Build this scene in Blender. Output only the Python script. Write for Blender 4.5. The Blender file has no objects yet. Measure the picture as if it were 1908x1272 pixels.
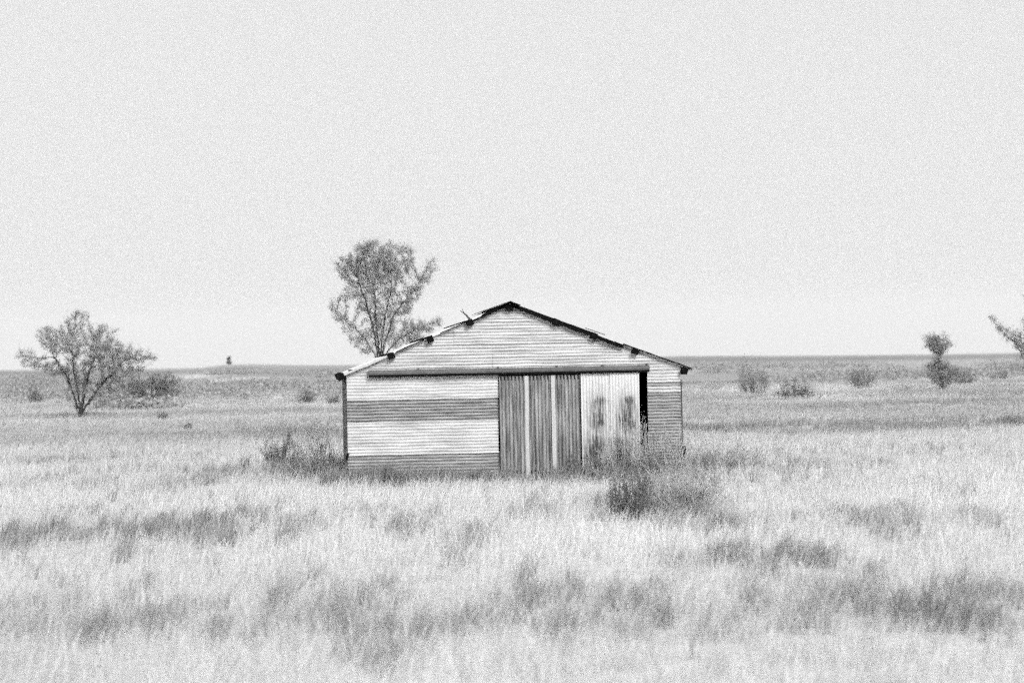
import bpy, math, random, time
T0 = time.time()
import numpy as np
from mathutils import Vector, Matrix

random.seed(7)
rng = np.random.default_rng(11)
scene = bpy.context.scene
COL = scene.collection

# ------------------------------------------------------------------ camera
F = 3510.0                      # focal length in photo pixels (photo is 1908 x 1272)
EYE = 2.7
PITCH = math.atan(44.0 / F)
ROLL = math.radians(1.10)
Xw = Vector((1, 0, 0))
fwd = Vector((0, math.cos(PITCH), math.sin(PITCH)))
up0 = Vector((0, -math.sin(PITCH), math.cos(PITCH)))
cam_u = (up0 * math.cos(ROLL) + Xw * math.sin(ROLL)).normalized()
cam_r = (Xw * math.cos(ROLL) - up0 * math.sin(ROLL)).normalized()
cam_pos = Vector((0, 0, EYE))
cd = bpy.data.cameras.new('camera')
cam = bpy.data.objects.new('camera', cd)
COL.objects.link(cam)
m = Matrix((cam_r, cam_u, -fwd)).transposed().to_4x4()
m.translation = cam_pos
cam.matrix_world = m
cd.sensor_width = 36.0
cd.lens = F / 1908.0 * 36.0
cd.clip_start = 0.1
cd.clip_end = 250000
cd.dof.use_dof = True
cd.dof.focus_distance = 46.0
cd.dof.aperture_fstop = 1.0
cd.dof.aperture_blades = 7
scene.camera = cam

# ------------------------------------------------------------------ light
SUN_EL = math.radians(38)
SUN_AZ = math.radians(34)       # to the right of the line behind the camera
to_sun = Vector((math.sin(SUN_AZ) * math.cos(SUN_EL), -math.cos(SUN_AZ) * math.cos(SUN_EL), math.sin(SUN_EL)))
world = bpy.data.worlds.new('World')
scene.world = world
world.use_nodes = True
wn = world.node_tree.nodes
wl = world.node_tree.links
bg = wn['Background']
sky = wn.new('ShaderNodeTexSky')
sky.sky_type = 'NISHITA'
sky.sun_disc = False
sky.sun_elevation = SUN_EL
sky.sun_rotation = math.pi - SUN_AZ
sky.air_density = 3.0
sky.dust_density = 0.0
sky.ozone_density = 1.0
bw = wn.new('ShaderNodeRGBToBW')          # the photograph is black and white
wl.new(sky.outputs[0], bw.inputs[0])
veil = wn.new('ShaderNodeMix'); veil.data_type = 'FLOAT'      # even pale overcast over the clear sky
veil.inputs[0].default_value = 0.8
veil.inputs[3].default_value = 6.6
wl.new(bw.outputs[0], veil.inputs[2])
wl.new(veil.outputs[0], bg.inputs[0])
bg.inputs[1].default_value = 0.031
sd = bpy.data.lights.new('sun', 'SUN')
sd.energy = 1.5
sd.angle = math.radians(24)   # high thin overcast: no hard shadows
sd.color = (1, 1, 1)
sun = bpy.data.objects.new('sun', sd)
COL.objects.link(sun)
sun.rotation_euler = to_sun.to_track_quat('Z', 'Y').to_euler()
sun.location = (20, -20, 30)
scene.view_settings.view_transform = 'Standard'
scene.view_settings.look = 'None'
scene.view_settings.exposure = 1.92
scene.view_settings.gamma = 1.0
scene.view_settings.use_curve_mapping = False
scene.cycles.use_denoising = False
scene.cycles.use_adaptive_sampling = True      # coarse sampling keeps the grain of a fast film
scene.cycles.adaptive_threshold = 1.0
scene.cycles.adaptive_min_samples = 2
scene.cycles.max_bounces = 5
scene.cycles.volume_bounces = 3

# thin overcast volume, added above the plain to give the sky render grain
def grain_cloud_layer():
    x0, x1, y0, y1, z0, z1 = -90000, 90000, -30000, 90000, 150, 400
    v = [(x, y, z) for z in (z0, z1) for (x, y) in ((x0, y0), (x1, y0), (x1, y1), (x0, y1))]
    me = bpy.data.meshes.new('grain_cloud_layer')
    me.from_pydata(v, [], [(0,3,2,1),(4,5,6,7),(0,1,5,4),(1,2,6,5),(2,3,7,6),(3,0,4,7)])
    mt = bpy.data.materials.new('thin_grain_cloud'); mt.use_nodes = True
    nt = mt.node_tree; nt.nodes.clear()
    out = nt.nodes.new('ShaderNodeOutputMaterial'); pv = nt.nodes.new('ShaderNodeVolumePrincipled')
    pv.inputs['Color'].default_value = (.80, .80, .80, 1)
    pv.inputs['Density'].default_value = 0.0006
    nt.links.new(pv.outputs[0], out.inputs['Volume'])
    me.materials.append(mt)
    o = bpy.data.objects.new('grain_cloud_layer', me); COL.objects.link(o)
    o['kind'] = 'structure'; o['label'] = 'thin overcast volume added over the whole sky for render grain'
grain_cloud_layer()

# ------------------------------------------------------------------ pixel helpers (used once to measure the place)
def ray(px, py):
    return fwd + cam_r * ((px - 954.0) / F) + cam_u * ((636.0 - py) / F)

def at(px, py, depth):
    r = ray(px, py)
    return cam_pos + r * (depth / r.y)

def eye_y(px):
    return 680.0 - (px - 954.0) * math.tan(ROLL)

RIDGE_R = 700.0
rk_px = np.array([-900, 0, 150, 300, 370, 400, 430, 470, 530, 640, 760, 950, 1270, 1500, 1700, 1908, 2800.])
rk_h = np.array([7, 8, 6, 4.5, 4.5, 7.5, 9.5, 9.3, 7, 4.5, 6, 7, 9, 5.5, 3.5, 2, 4.])
rk_az = np.degrees(np.arctan((rk_px - 954) / F))

def H(x, y):
    x = np.asarray(x, float); y = np.asarray(y, float)
    d = np.hypot(x, y) + 1e-6
    az = np.degrees(np.arctan2(x, y))
    s = np.clip((d - 190) / (RIDGE_R - 190), 0, 1)
    s = s * s * (3 - 2 * s)
    ridge = EYE + np.interp(az, rk_az, rk_h) * RIDGE_R / F
    front = np.clip((90 - np.abs(az)) / 60, 0, 1)
    h = s * ridge * front
    k = np.clip(d / 30, 0, 1) * np.clip((900 - d) / 500, 0.0, 1)
    h = h + k * (0.05 * np.sin(x * 0.31 + 1.3 * np.sin(y * 0.11)) + 0.06 * np.sin(y * 0.23 + x * 0.07)
                 + 0.03 * np.sin(x * 0.9 + y * 0.53) + 0.03 * np.sin(y * 0.81 - x * 0.4))
    k2 = np.clip((d - 90) / 150, 0, 1) * np.clip((1500 - d) / 800, 0, 1)
    h = h + k2 * (0.28 * np.sin(y * 0.045 + 1.7 * np.sin(x * 0.012)) + 0.16 * np.sin(y * 0.083 + x * 0.021))
    return h

TT = np.geomspace(8, 690, 1400)
def ground_at(px, py):
    r = ray(px, py)
    t = TT / r.y
    hit = np.nonzero(EYE + r.z * t <= H(r.x * t, r.y * t))[0]
    best = cam_pos + r * ((TT[hit[0]] if len(hit) else 650.0) / r.y)
    best.z = float(H(best.x, best.y))
    return best

# ------------------------------------------------------------------ mesh helpers
def link(name, me, mat=None, parent=None):
    o = bpy.data.objects.new(name, me)
    COL.objects.link(o)
    if mat is not None:
        me.materials.append(mat)
    if parent is not None:
        o.parent = parent
    return o

def tag(o, label=None, cat=None, group=None, kind=None):
    if label: o['label'] = label
    if cat: o['category'] = cat
    if group: o['group'] = group
    if kind: o['kind'] = kind
    return o

def empty(name, loc, rz=0.0):
    o = bpy.data.objects.new(name, None)
    COL.objects.link(o)
    o.location = loc
    o.rotation_euler = (0, 0, rz)
    return o

def mesh_np(name, verts, quads=None, tris=None, attrs=None):
    """fast mesh from numpy arrays"""
    me = bpy.data.meshes.new(name)
    nq = 0 if quads is None else len(quads)
    nt = 0 if tris is None else len(tris)
    me.vertices.add(len(verts))
    me.vertices.foreach_set('co', np.asarray(verts, np.float32).ravel())
    loops = []
    if nq: loops.append(np.asarray(quads, np.int32).ravel())
    if nt: loops.append(np.asarray(tris, np.int32).ravel())
    loops = np.concatenate(loops)
    me.loops.add(len(loops))
    me.loops.foreach_set('vertex_index', loops)
    me.polygons.add(nq + nt)
    starts = np.concatenate([np.arange(nq) * 4, nq * 4 + np.arange(nt) * 3]).astype(np.int32)
    me.polygons.foreach_set('loop_start', starts)
    me.update(calc_edges=True)
    if attrs:
        for k, v in attrs.items():
            a = me.attributes.new(k, 'FLOAT', 'POINT')
            a.data.foreach_set('value', np.asarray(v, np.float32))
    return me

class MB:
    def __init__(s):
        s.v = []; s.f = []
    def box(s, c, size, rot=None):
        hx, hy, hz = size[0] / 2, size[1] / 2, size[2] / 2
        n = len(s.v)
        for dx, dy, dz in ((-1,-1,-1),(1,-1,-1),(1,1,-1),(-1,1,-1),(-1,-1,1),(1,-1,1),(1,1,1),(-1,1,1)):
            p = Vector((dx * hx, dy * hy, dz * hz))
            if rot is not None: p = rot @ p
            s.v.append(tuple(p + Vector(c)))
        for q in ((0,3,2,1),(4,5,6,7),(0,1,5,4),(1,2,6,5),(2,3,7,6),(3,0,4,7)):
            s.f.append(tuple(n + i for i in q))
        return s
    def tube(s, pts, radii, k=6):
        n0 = len(s.v)
        L = len(pts)
        for i, p in enumerate(pts):
            a = pts[max(0, i - 1)]; b = pts[min(L - 1, i + 1)]
            t = (Vector(b) - Vector(a)).normalized()
            ref = Vector((0, 0, 1)) if abs(t.z) < 0.9 else Vector((1, 0, 0))
            e1 = t.cross(ref).normalized(); e2 = t.cross(e1)
            for j in range(k):
                an = 2 * math.pi * j / k
                q = Vector(p) + (e1 * math.cos(an) + e2 * math.sin(an)) * radii[i]
                s.v.append((q.x, q.y, q.z))
        for i in range(L - 1):
            for j in range(k):
                a = n0 + i * k + j; b = n0 + i * k + (j + 1) % k
                s.f.append((a, b, b + k, a + k))
        s.f.append(tuple(n0 + j for j in range(k))[::-1])
        s.f.append(tuple(n0 + (L - 1) * k + j for j in range(k)))
        return s
    def build(s, name, mat, parent=None, smooth=False):
        me = bpy.data.meshes.new(name)
        me.from_pydata(s.v, [], s.f)
        if smooth: me.polygons.foreach_set('use_smooth', [True] * len(me.polygons))
        me.update()
        return link(name, me, mat, parent)

def leaf_mesh(name, pts, size, mat, parent, aspect=0.5, size_var=0.5):
    """small two-triangle leaves, one per point, at random angles"""
    pts = np.asarray(pts, float)
    n = len(pts)
    a = rng.normal(size=(n, 3)); a /= np.linalg.norm(a, axis=1)[:, None]
    b = rng.normal(size=(n, 3)); b -= (b * a).sum(1)[:, None] * a; b /= np.linalg.norm(b, axis=1)[:, None]
    s = size * (1 - size_var / 2 + size_var * rng.random(n))[:, None]
    c = np.cross(a, b)
    v = np.stack([pts - a * s * 0.5, pts + b * s * aspect * 0.5 + c * s * 0.12, pts + a * s * 0.5, pts - b * s * aspect * 0.5 + c * s * 0.12], 1).reshape(-1, 3)
    q = np.arange(n * 4).reshape(n, 4)
    me = mesh_np(name, v, quads=q, attrs={'shade': np.repeat(rng.random(n), 4)})
    return link(name, me, mat, parent)

# ------------------------------------------------------------------ materials (all neutral: a black and white place)
def g(v): return (v, v, v, 1.0)

def new_mat(name, rough=0.9, spec=0.2):
    mt = bpy.data.materials.new(name); mt.use_nodes = True
    nt = mt.node_tree
    b = nt.nodes['Principled BSDF']
    b.inputs['Roughness'].default_value = rough
    b.inputs['Specular IOR Level'].default_value = spec
    return mt, nt, b

def ramp(nt, src, stops):
    r = nt.nodes.new('ShaderNodeValToRGB')
    e = r.color_ramp.elements
    while len(e) < len(stops): e.new(0.5)
    for i, (p, v) in enumerate(stops):
        e[i].position = p; e[i].color = g(v)
    nt.links.new(src, r.inputs[0])
    return r.outputs[0]

def noise(nt, scale, detail=4, mapping=None, rough=0.55):
    tc = nt.nodes.new('ShaderNodeTexCoord')
    mp = nt.nodes.new('ShaderNodeMapping')
    if mapping: mp.inputs['Scale'].default_value = mapping
    n = nt.nodes.new('ShaderNodeTexNoise')
    n.inputs['Scale'].default_value = scale; n.inputs['Detail'].default_value = detail
    n.inputs['Roughness'].default_value = rough
    nt.links.new(tc.outputs['Object'], mp.inputs[0]); nt.links.new(mp.outputs[0], n.inputs[0])
    return n.outputs[0]

def mixf(nt, a, b, fac, mode='MIX'):
    n = nt.nodes.new('ShaderNodeMix'); n.data_type = 'RGBA'; n.blend_type = mode
    for idx, v in ((0, fac), (6, a), (7, b)):
        if isinstance(v, (int, float)):
            n.inputs[idx].default_value = v if idx == 0 else g(v)
        else:
            nt.links.new(v, n.inputs[idx])
    return n.outputs[2]

def bump(nt, b, src, strength, dist):
    n = nt.nodes.new('ShaderNodeBump'); n.inputs['Strength'].default_value = strength; n.inputs['Distance'].default_value = dist
    nt.links.new(src, n.inputs['Height']); nt.links.new(n.outputs[0], b.inputs['Normal'])

def attr_mat(name, lo, hi, transl=0.0, attr='shade'):
    mt, nt, b = new_mat(name, 0.85, 0.15)
    a = nt.nodes.new('ShaderNodeAttribute'); a.attribute_name = attr
    c = ramp(nt, a.outputs['Fac'], [(0.0, lo), (1.0, hi)])
    nt.links.new(c, b.inputs['Base Color'])
    if transl > 0:
        t = nt.nodes.new('ShaderNodeBsdfTranslucent'); nt.links.new(c, t.inputs[0])
        mx = nt.nodes.new('ShaderNodeMixShader'); mx.inputs[0].default_value = transl
        out = nt.nodes['Material Output']
        nt.links.new(b.outputs[0], mx.inputs[1]); nt.links.new(t.outputs[0], mx.inputs[2]); nt.links.new(mx.outputs[0], out.inputs[0])
    return mt

def sheet_mat(name, clean, dirt, dirt_lo, dirt_hi, streak, dirt_scale=3.0, rough=0.55, metal=0.0, spec=0.3):
    """weathered corrugated iron: 'streak' stretches the stains along one axis"""
    mt, nt, b = new_mat(name, rough, spec)
    b.inputs['Metallic'].default_value = metal
    n1 = noise(nt, dirt_scale, 6, streak, 0.65)
    f1 = ramp(nt, n1, [(dirt_lo, 0.0), (dirt_hi, 1.0)])
    n2 = noise(nt, 14.0, 4)
    c0 = mixf(nt, clean * 0.85, clean * 1.12, n2)
    n3 = noise(nt, 30.0, 3, streak)
    c1 = mixf(nt, dirt * 0.6, dirt * 1.4, n3)
    c = mixf(nt, c0, c1, f1)
    nt.links.new(c, b.inputs['Base Color'])
    bump(nt, b, n2, 0.25, 0.01)
    return mt

M = {}
M['tin_pale'] = sheet_mat('pale_galvanised_sheet', 0.54, 0.27, 0.42, 0.74, (0.35, 1, 3))
M['tin_gable'] = sheet_mat('gable_sheet', 0.54, 0.17, 0.42, 0.70, (0.22, 1, 7))
M['tin_rust_h'] = sheet_mat('rusty_horizontal_sheet', 0.38, 0.15, 0.30, 0.64, (0.45, 1, 4), 3.4)
M['tin_rust_v'] = sheet_mat('rusty_door_sheet', 0.40, 0.09, 0.31, 0.64, (5, 1, 0.35), 2.4)
M['tin_door'] = sheet_mat('pale_door_sheet', 0.62, 0.44, 0.55, 0.9, (6, 1, 0.4), 2.0)
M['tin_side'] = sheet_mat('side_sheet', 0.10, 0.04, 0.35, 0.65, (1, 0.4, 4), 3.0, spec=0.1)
M['tin_roof'] = sheet_mat('roof_sheet', 0.72, 0.5, 0.4, 0.7, (3, 0.5, 1), 1.5)
M['rail'] = sheet_mat('rail_cover_sheet', 0.12, 0.05, 0.35, 0.75, (0.5, 1, 1), 3.0)
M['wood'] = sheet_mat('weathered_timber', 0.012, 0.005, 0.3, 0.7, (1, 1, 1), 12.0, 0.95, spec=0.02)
M['barge'] = sheet_mat('dark_barge_board', 0.010, 0.005, 0.3, 0.7, (1, 1, 1), 6.0, 0.95, spec=0.02)
M['batten'] = sheet_mat('pale_batten', 0.46, 0.3, 0.6, 0.9, (6, 1, 0.5), 2.0)
M['bark'] = sheet_mat('rough_bark', 0.06, 0.025, 0.3, 0.7, (1, 1, 0.3), 9.0, 0.95)
M['dirt_floor'] = sheet_mat('dirt_floor', 0.08, 0.04, 0.3, 0.7, (1, 1, 1), 3.0, 0.98)
M['leaf'] = attr_mat('tree_leaves', 0.24, 0.52, 0.45)
M['leaf_pale'] = attr_mat('pale_tree_leaves', 0.32, 0.62, 0.5)
M['leaf_far'] = attr_mat('far_leaves', 0.27, 0.46, 0.3)
M['leaf_dark'] = attr_mat('dark_scrub_leaves', 0.12, 0.28, 0.3)
M['leaf_mid'] = attr_mat('dry_scrub_leaves', 0.34, 0.60, 0.4)
M['twig'] = sheet_mat('twig_bark', 0.20, 0.10, 0.3, 0.7, (1, 1, 1), 4.0, 0.95)
M['dry_stalk'] = sheet_mat('dry_stalks', 0.48, 0.28, 0.3, 0.7, (1, 1, 1), 4.0, 0.95)
M['grass'] = attr_mat('dry_grass_blades', 0.12, 0.78, 0.35)

# ------------------------------------------------------------------ vegetation tone map (true colour of the plants, from dry straw to dark weeds)
# (px, py, rx, ry, strength) read off the photograph, turned into ground positions
DARK = [(35,1012,45,22,1),(70,995,30,14,.6),(130,1003,45,18,.7),(235,995,55,20,.8),(300,990,45,18,.7),(372,992,65,24,1),(415,1012,30,16,.6),(230,1042,12,14,.7),
 (540,1010,12,16,.7),(450,968,24,12,.5),(490,966,22,12,.5),(560,985,60,12,.4),(332,908,36,18,.6),(260,880,120,10,.35),(170,908,24,14,.4),(95,900,16,12,.6),(60,905,30,10,.4),(410,884,50,14,.5),
 (172,1195,36,16,.9),(215,1192,16,12,.7),(282,1172,34,20,.75),(320,1180,24,14,.7),(402,1197,13,13,.7),(252,1114,22,16,.5),(510,1140,22,22,.7),(600,1148,24,28,.6),(625,1165,20,20,.7),
 (100,1138,70,24,.4),(40,1190,60,20,.45),(490,1188,24,14,.5),(120,1180,60,20,.35),(560,1180,50,20,.35),(370,1150,40,14,.35),
 (740,990,20,20,.6),(800,975,18,16,.5),(862,1018,26,20,.6),(905,1004,16,12,.5),(850,1054,20,10,.4),(985,1085,14,26,.6),(970,1128,40,24,.6),(990,1145,30,14,.6),(1060,1115,36,24,.6),
 (1140,1118,28,30,.5),(1210,1125,28,36,.6),(1222,1166,22,14,.8),(1100,1165,44,26,.5),(870,1170,22,16,.7),(720,1192,12,18,.6),(810,1190,34,18,.5),(660,1196,22,20,.7),(790,1206,24,14,.5),
 (725,1246,12,10,.6),(690,1240,36,24,.4),(1045,1186,12,14,.6),(640,1150,30,30,.5),(730,1110,24,20,.4),(920,1170,50,20,.3),(1165,1190,50,20,.3),
 (1332,990,18,14,.6),(1360,988,14,14,.6),(1395,988,26,12,.4),(1410,876,24,12,.5),(1465,876,24,12,.5),(1610,982,13,26,.8),(1655,980,24,16,.6),(1690,965,18,12,.4),
 (1340,1048,22,14,.6),(1370,1046,14,14,.5),(1420,1056,34,16,.6),(1420,1070,16,10,.6),(1490,1048,40,20,1),(1535,1058,20,14,.7),(1612,1084,15,18,.6),(1597,1116,18,22,.6),(1415,1138,22,16,.6),
 (1640,1146,34,16,.6),(1682,1152,38,20,1),(1762,1162,48,24,1.1),(1788,1128,34,20,1),(1832,1116,18,20,.6),(1532,1156,34,18,.5),(1510,1176,34,18,.5),(1850,1168,18,16,.6),
 (1822,974,18,12,.4),(1770,914,18,10,.4),(1880,1120,16,26,.5),(1340,1188,40,20,.4),(1440,1100,60,16,.3),(1570,1130,40,20,.4),(1270,1060,30,16,.4),
 (1550,872,60,12,.3),(1240,985,40,14,.4),(1160,955,40,20,.9),(1280,950,50,22,.9),(1210,930,60,18,.7),(690,905,90,10,.9),(860,898,90,10,.7),(980,900,70,10,.7),(1090,895,60,14,.9),
 (1200,890,120,16,.8),(1330,880,90,14,.8),(590,885,90,16,.8),
 (100,862,120,5,.5),(30,825,60,5,.4),(530,800,70,5,.3),(450,820,120,6,.25),(1560,808,70,7,.6),(1690,800,90,6,.5),(1885,790,40,6,.8),(1480,818,60,6,.4),(1420,795,80,5,.4),(1620,790,80,5,.4),(1800,800,60,5,.5),(1330,800,60,10,.35),
 (700,960,60,10,.3),(560,1090,40,20,.3),(1000,960,60,10,.3),(180,960,80,10,.3)]
DK = []
for (px, py, rx, ry, s) in DARK:
    p = ground_at(px, py)
    sc_ = F / p.y
    p2 = ground_at(px, py - ry)
    p3 = ground_at(px, py + ry)
    DK.append((p.x, p.y, rx / sc_, max(0.35, (p2.y - p3.y) / 2 * 0.7), s))

def smooth_noise(x, y, sx, sy, seed):
    r = np.random.default_rng(seed)
    out = np.zeros_like(np.asarray(x, float)); tot = 0
    for o in range(4):
        for k in range(3):
            a = r.random() * 6.28; ph = r.random() * 6.28; ph2 = r.random() * 6.28
            fr = 2 ** o
            u = np.cos(a) * x / sx * fr + np.sin(a) * y / sy * fr
            w = np.sin(a) * x / sx * fr * .7 - np.cos(a) * y / sy * fr * .7
            out += np.sin(u + 1.4 * np.sin(w + ph2) + ph) / fr ** .7
            tot += 1 / fr ** .7 / 1.5
    return out / tot

def darkness(x, y):
    t = np.zeros_like(x)
    for (cx, cy, rx, ry, s) in DK:
        t = np.maximum(t, s * np.exp(-(((x - cx) / rx) ** 2 + ((y - cy) / ry) ** 2) * 0.7))
    return t

# ------------------------------------------------------------------ ground
def build_ground():
    az = np.radians(np.concatenate([np.arange(-180, -22, 3.0), np.arange(-22, 22, 0.1), np.arange(22, 180, 3.0)]))
    rr = np.concatenate([np.geomspace(2, 5000, 520)])
    A, R = np.meshgrid(az, rr)
    x = R * np.sin(A); y = R * np.cos(A)
    z = H(x, y)
    n_a, n_r = len(az), len(rr)
    v = np.stack([x, y, z], -1).reshape(-1, 3)
    i = np.arange(n_r - 1)[:, None] * n_a + np.arange(n_a)[None, :]
    j = np.arange(n_r - 1)[:, None] * n_a + (np.arange(n_a)[None, :] + 1) % n_a
    q = np.stack([i, j, j + n_a, i + n_a], -1).reshape(-1, 4)
    c = len(v)
    v = np.vstack([v, [[0, 0, float(H(0, 0.01))]]])
    tr = np.stack([np.full(n_a, c), (np.arange(n_a) + 1) % n_a, np.arange(n_a)], -1)
    X = v[:, 0]; Y = v[:, 1]
    D = np.hypot(X, Y)
    t = 0.58 + 0.10 * smooth_noise(X, Y, 9, 5, 3) + 0.12 * smooth_noise(X, Y, 60, 22, 5)
    # far ground: greyer sage plain with pale bare streaks
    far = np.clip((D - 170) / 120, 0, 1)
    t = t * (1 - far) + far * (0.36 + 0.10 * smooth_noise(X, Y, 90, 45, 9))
    pale = [(370,701,70,6,.32),(440,705,60,4,.25),(330,712,60,5,.2),(600,756,80,6,.2),(1460,722,120,6,.25),(1600,733,180,6,.3),(1350,745,90,5,.25),(1700,742,150,5,.3),(150,725,50,8,.2),(560,738,90,5,.25),(440,687,50,3,-.25)]
    for (px, py, rx, ry, s) in pale:
        d0 = ground_at(px, py); d1 = ground_at(px, py - ry); d2 = ground_at(px, py + ry)
        t = t + s * np.exp(-((X - d0.x) / (rx * d0.y / F)) ** 2 - ((Y - d0.y) / max(2.0, (d1.y - d2.y) / 2)) ** 2)
    t = t - 0.30 * np.clip(darkness(X, Y), 0, 1) * (D < 260)
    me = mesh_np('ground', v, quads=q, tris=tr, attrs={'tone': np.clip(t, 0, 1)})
    me.polygons.foreach_set('use_smooth', [True] * len(me.polygons))
    mt, nt, b = new_mat('prairie_ground', 0.97, 0.05)
    a = nt.nodes.new('ShaderNodeAttribute'); a.attribute_name = 'tone'
    c0 = ramp(nt, a.outputs['Fac'], [(0.0, 0.09), (0.3, 0.25), (0.6, 0.52), (1.0, 0.78)])
    n = noise(nt, 1.6, 6); n2 = noise(nt, 0.12, 6, (1, 1, 1), 0.7)
    c1 = mixf(nt, 0.62, 1.3, n)
    c2 = mixf(nt, 0.7, 1.25, n2)
    c3 = mixf(nt, c0, c1, 1.0, 'MULTIPLY'); c4 = mixf(nt, c3, c2, 1.0, 'MULTIPLY')
    nt.links.new(c4, b.inputs['Base Color'])
    bump(nt, b, n, 0.6, 0.15)
    o = link('ground', me, mt)
    tag(o, 'flat dry prairie ground under the pale grass reaching the low horizon', 'ground', kind='structure')
build_ground()

# ------------------------------------------------------------------ the shed
THETA = math.radians(5.9)
A0 = at(649, 893, 44.6)
A0.z = float(H(A0.x, A0.y)) - 0.02
tx = Vector((math.cos(THETA), math.sin(THETA), 0)); nx = Vector((math.sin(THETA), -math.cos(THETA), 0))
def B(px, py):
    """a spot on the photographed front wall as metres along and up it"""
    r = ray(px, py)
    t = (A0 - cam_pos).dot(nx) / r.dot(nx)
    p = cam_pos + r * t - A0
    return p.dot(tx), p.z
W = B(1269, 780)[0]
DEPTH = 8.0
apex = B(949, 566)
el = B(636, 699); er = B(1269, 681)
sl = (apex[1] - el[1]) / (apex[0] - el[0]); sr = (apex[1] - er[1]) / (er[0] - apex[0])
slope = (sl + sr) / 2
XR = apex[0]; ZR = apex[1]
def slp(x): return sl if x < XR else sr
def roof_z(x): return ZR - slp(x) * abs(x - XR)
print('W', W, 'ridge', XR, ZR, 'slopes', sl, sr, 'eave', roof_z(0), roof_z(W))
shed = empty('tin_shed', A0, THETA)
tag(shed, 'old corrugated tin shed with low gable roof and rusty sliding doors', 'shed')

PITCHC = 0.076
def hsheet(name, x0, x1, z0, z1, mat, y=0.0, amp=0.010, parent=None, clip=False, ncol=14, seed=1):
    """a wall sheet with corrugations running sideways; clip=True trims it under the roof line"""
    r = random.Random(seed)
    n = max(4, int((z1 - z0) / PITCHC * 8))
    v = []; f = []
    ph = r.random() * 6.28
    sag = [r.uniform(-0.006, 0.006) for _ in range(ncol + 1)]
    tilt = r.uniform(-0.004, 0.004)
    rows = 0
    for i in range(n + 1):
        z = z0 + (z1 - z0) * i / n
        a, b_ = x0, x1
        if clip:
            a = max(x0, XR - (ZR + 0.0 - z) / sl); b_ = min(x1, XR + (ZR + 0.0 - z) / sr)
            if b_ - a < 0.02: break
        for j in range(ncol + 1):
            x = a + (b_ - a) * j / ncol
            dent = 0.004 * math.sin(x * 3.1 + z * 5 + ph)
            v.append((x, y - amp * math.cos((z) / PITCHC * 2 * math.pi) + dent, z + sag[j] * (1 if i not in (0,) else 1) + tilt * x / 8))
        rows += 1
    for i in range(rows - 1):
        for j in range(ncol):
            k = i * (ncol + 1) + j
            f.append((k, k + 1, k + ncol + 2, k + ncol + 1))
    me = bpy.data.meshes.new(name); me.from_pydata(v, [], f)
    me.polygons.foreach_set('use_smooth', [True] * len(f)); me.update()
    return link(name, me, mat, parent)

def vsheet(name, x0, x1, z0, z1, mat, y=0.0, amp=0.010, parent=None, nrow=10, ragged=0.0, seed=3, pitch=PITCHC):
    r = random.Random(seed)
    n = max(4, int((x1 - x0) / pitch * 8))
    v = []; f = []
    ph = r.random() * 6
    for i in range(n + 1):
        x = x0 + (x1 - x0) * i / n
        zb = z0 + (r.uniform(0, ragged) if ragged else 0)
        for j in range(nrow + 1):
            z = zb + (z1 - zb) * j / nrow
            v.append((x, y - amp * math.cos((x - x0) / pitch * 2 * math.pi) + 0.004 * math.sin(z * 3 + x * 2 + ph), z))
    for i in range(n):
        for j in range(nrow):
            k = i * (nrow + 1) + j
            f.append((k, k + nrow + 1, k + nrow + 2, k + 1))
    me = bpy.data.meshes.new(name); me.from_pydata(v, [], f)
    me.polygons.foreach_set('use_smooth', [True] * len(f)); me.update()
    return link(name, me, mat, parent)

def lab(o, t): o['label'] = t; return o
Zt = B(930, 697)[1]                       # top of the door opening
XD0 = B(930, 790)[0]; XD1 = B(1207, 760)[0]
z_a = B(700, 745)[1]; z_b = B(700, 789)[1]; z_c = B(700, 848)[1]
ov = 0.03
# left of the doors, four courses lapping one over the other
lab(hsheet('wall_sheet', 0, XD0, z_a, Zt + 0.06, M['tin_pale'], -0.012, 0.007, parent=shed, seed=1), 'pale upper wall sheet left of the doors')
lab(hsheet('wall_sheet', 0, XD0, z_b, z_a + ov, M['tin_rust_h'], 0.006, 0.018, parent=shed, seed=2), 'rusty grey wall sheet left of the doors')
lab(hsheet('wall_sheet', 0, XD0 - .02, z_c, z_b + ov, M['tin_pale'], -0.012, 0.007, parent=shed, seed=5), 'pale lower wall sheet left of the doors')
lab(hsheet('wall_sheet', 0, XD0 + .01, -0.05, z_c + ov, M['tin_rust_h'], 0.002, 0.011, parent=shed, seed=4), 'rusty bottom wall sheet left of the doors')
# right of the opening
q = [B(1235, v)[1] for v in (711, 722, 731, 781)]
lab(hsheet('wall_sheet', XD1, W, q[0], Zt + 0.06, M['tin_pale'], -0.012, ncol=6, parent=shed, seed=6), 'pale top sheet right of the opening')
lab(hsheet('wall_sheet', XD1, W, q[1], q[0] + ov, M['tin_rust_h'], 0.002, ncol=6, parent=shed, seed=7), 'thin rusty strip right of the opening')
lab(hsheet('wall_sheet', XD1, W, q[2], q[1] + ov, M['tin_gable'], -0.012, ncol=6, parent=shed, seed=8), 'thin pale strip right of the opening')
lab(hsheet('wall_sheet', XD1, W, q[3], q[2] + ov, M['tin_rust_h'], 0.002, 0.013, ncol=6, parent=shed, seed=9), 'rusty sheet right of the opening')
lab(hsheet('wall_sheet', XD1, W + .01, -0.05, q[3] + .02, M['tin_rust_h'], -0.02, 0.012, ncol=6, parent=shed, seed=10), 'rusty bottom sheet right of the opening')
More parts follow.
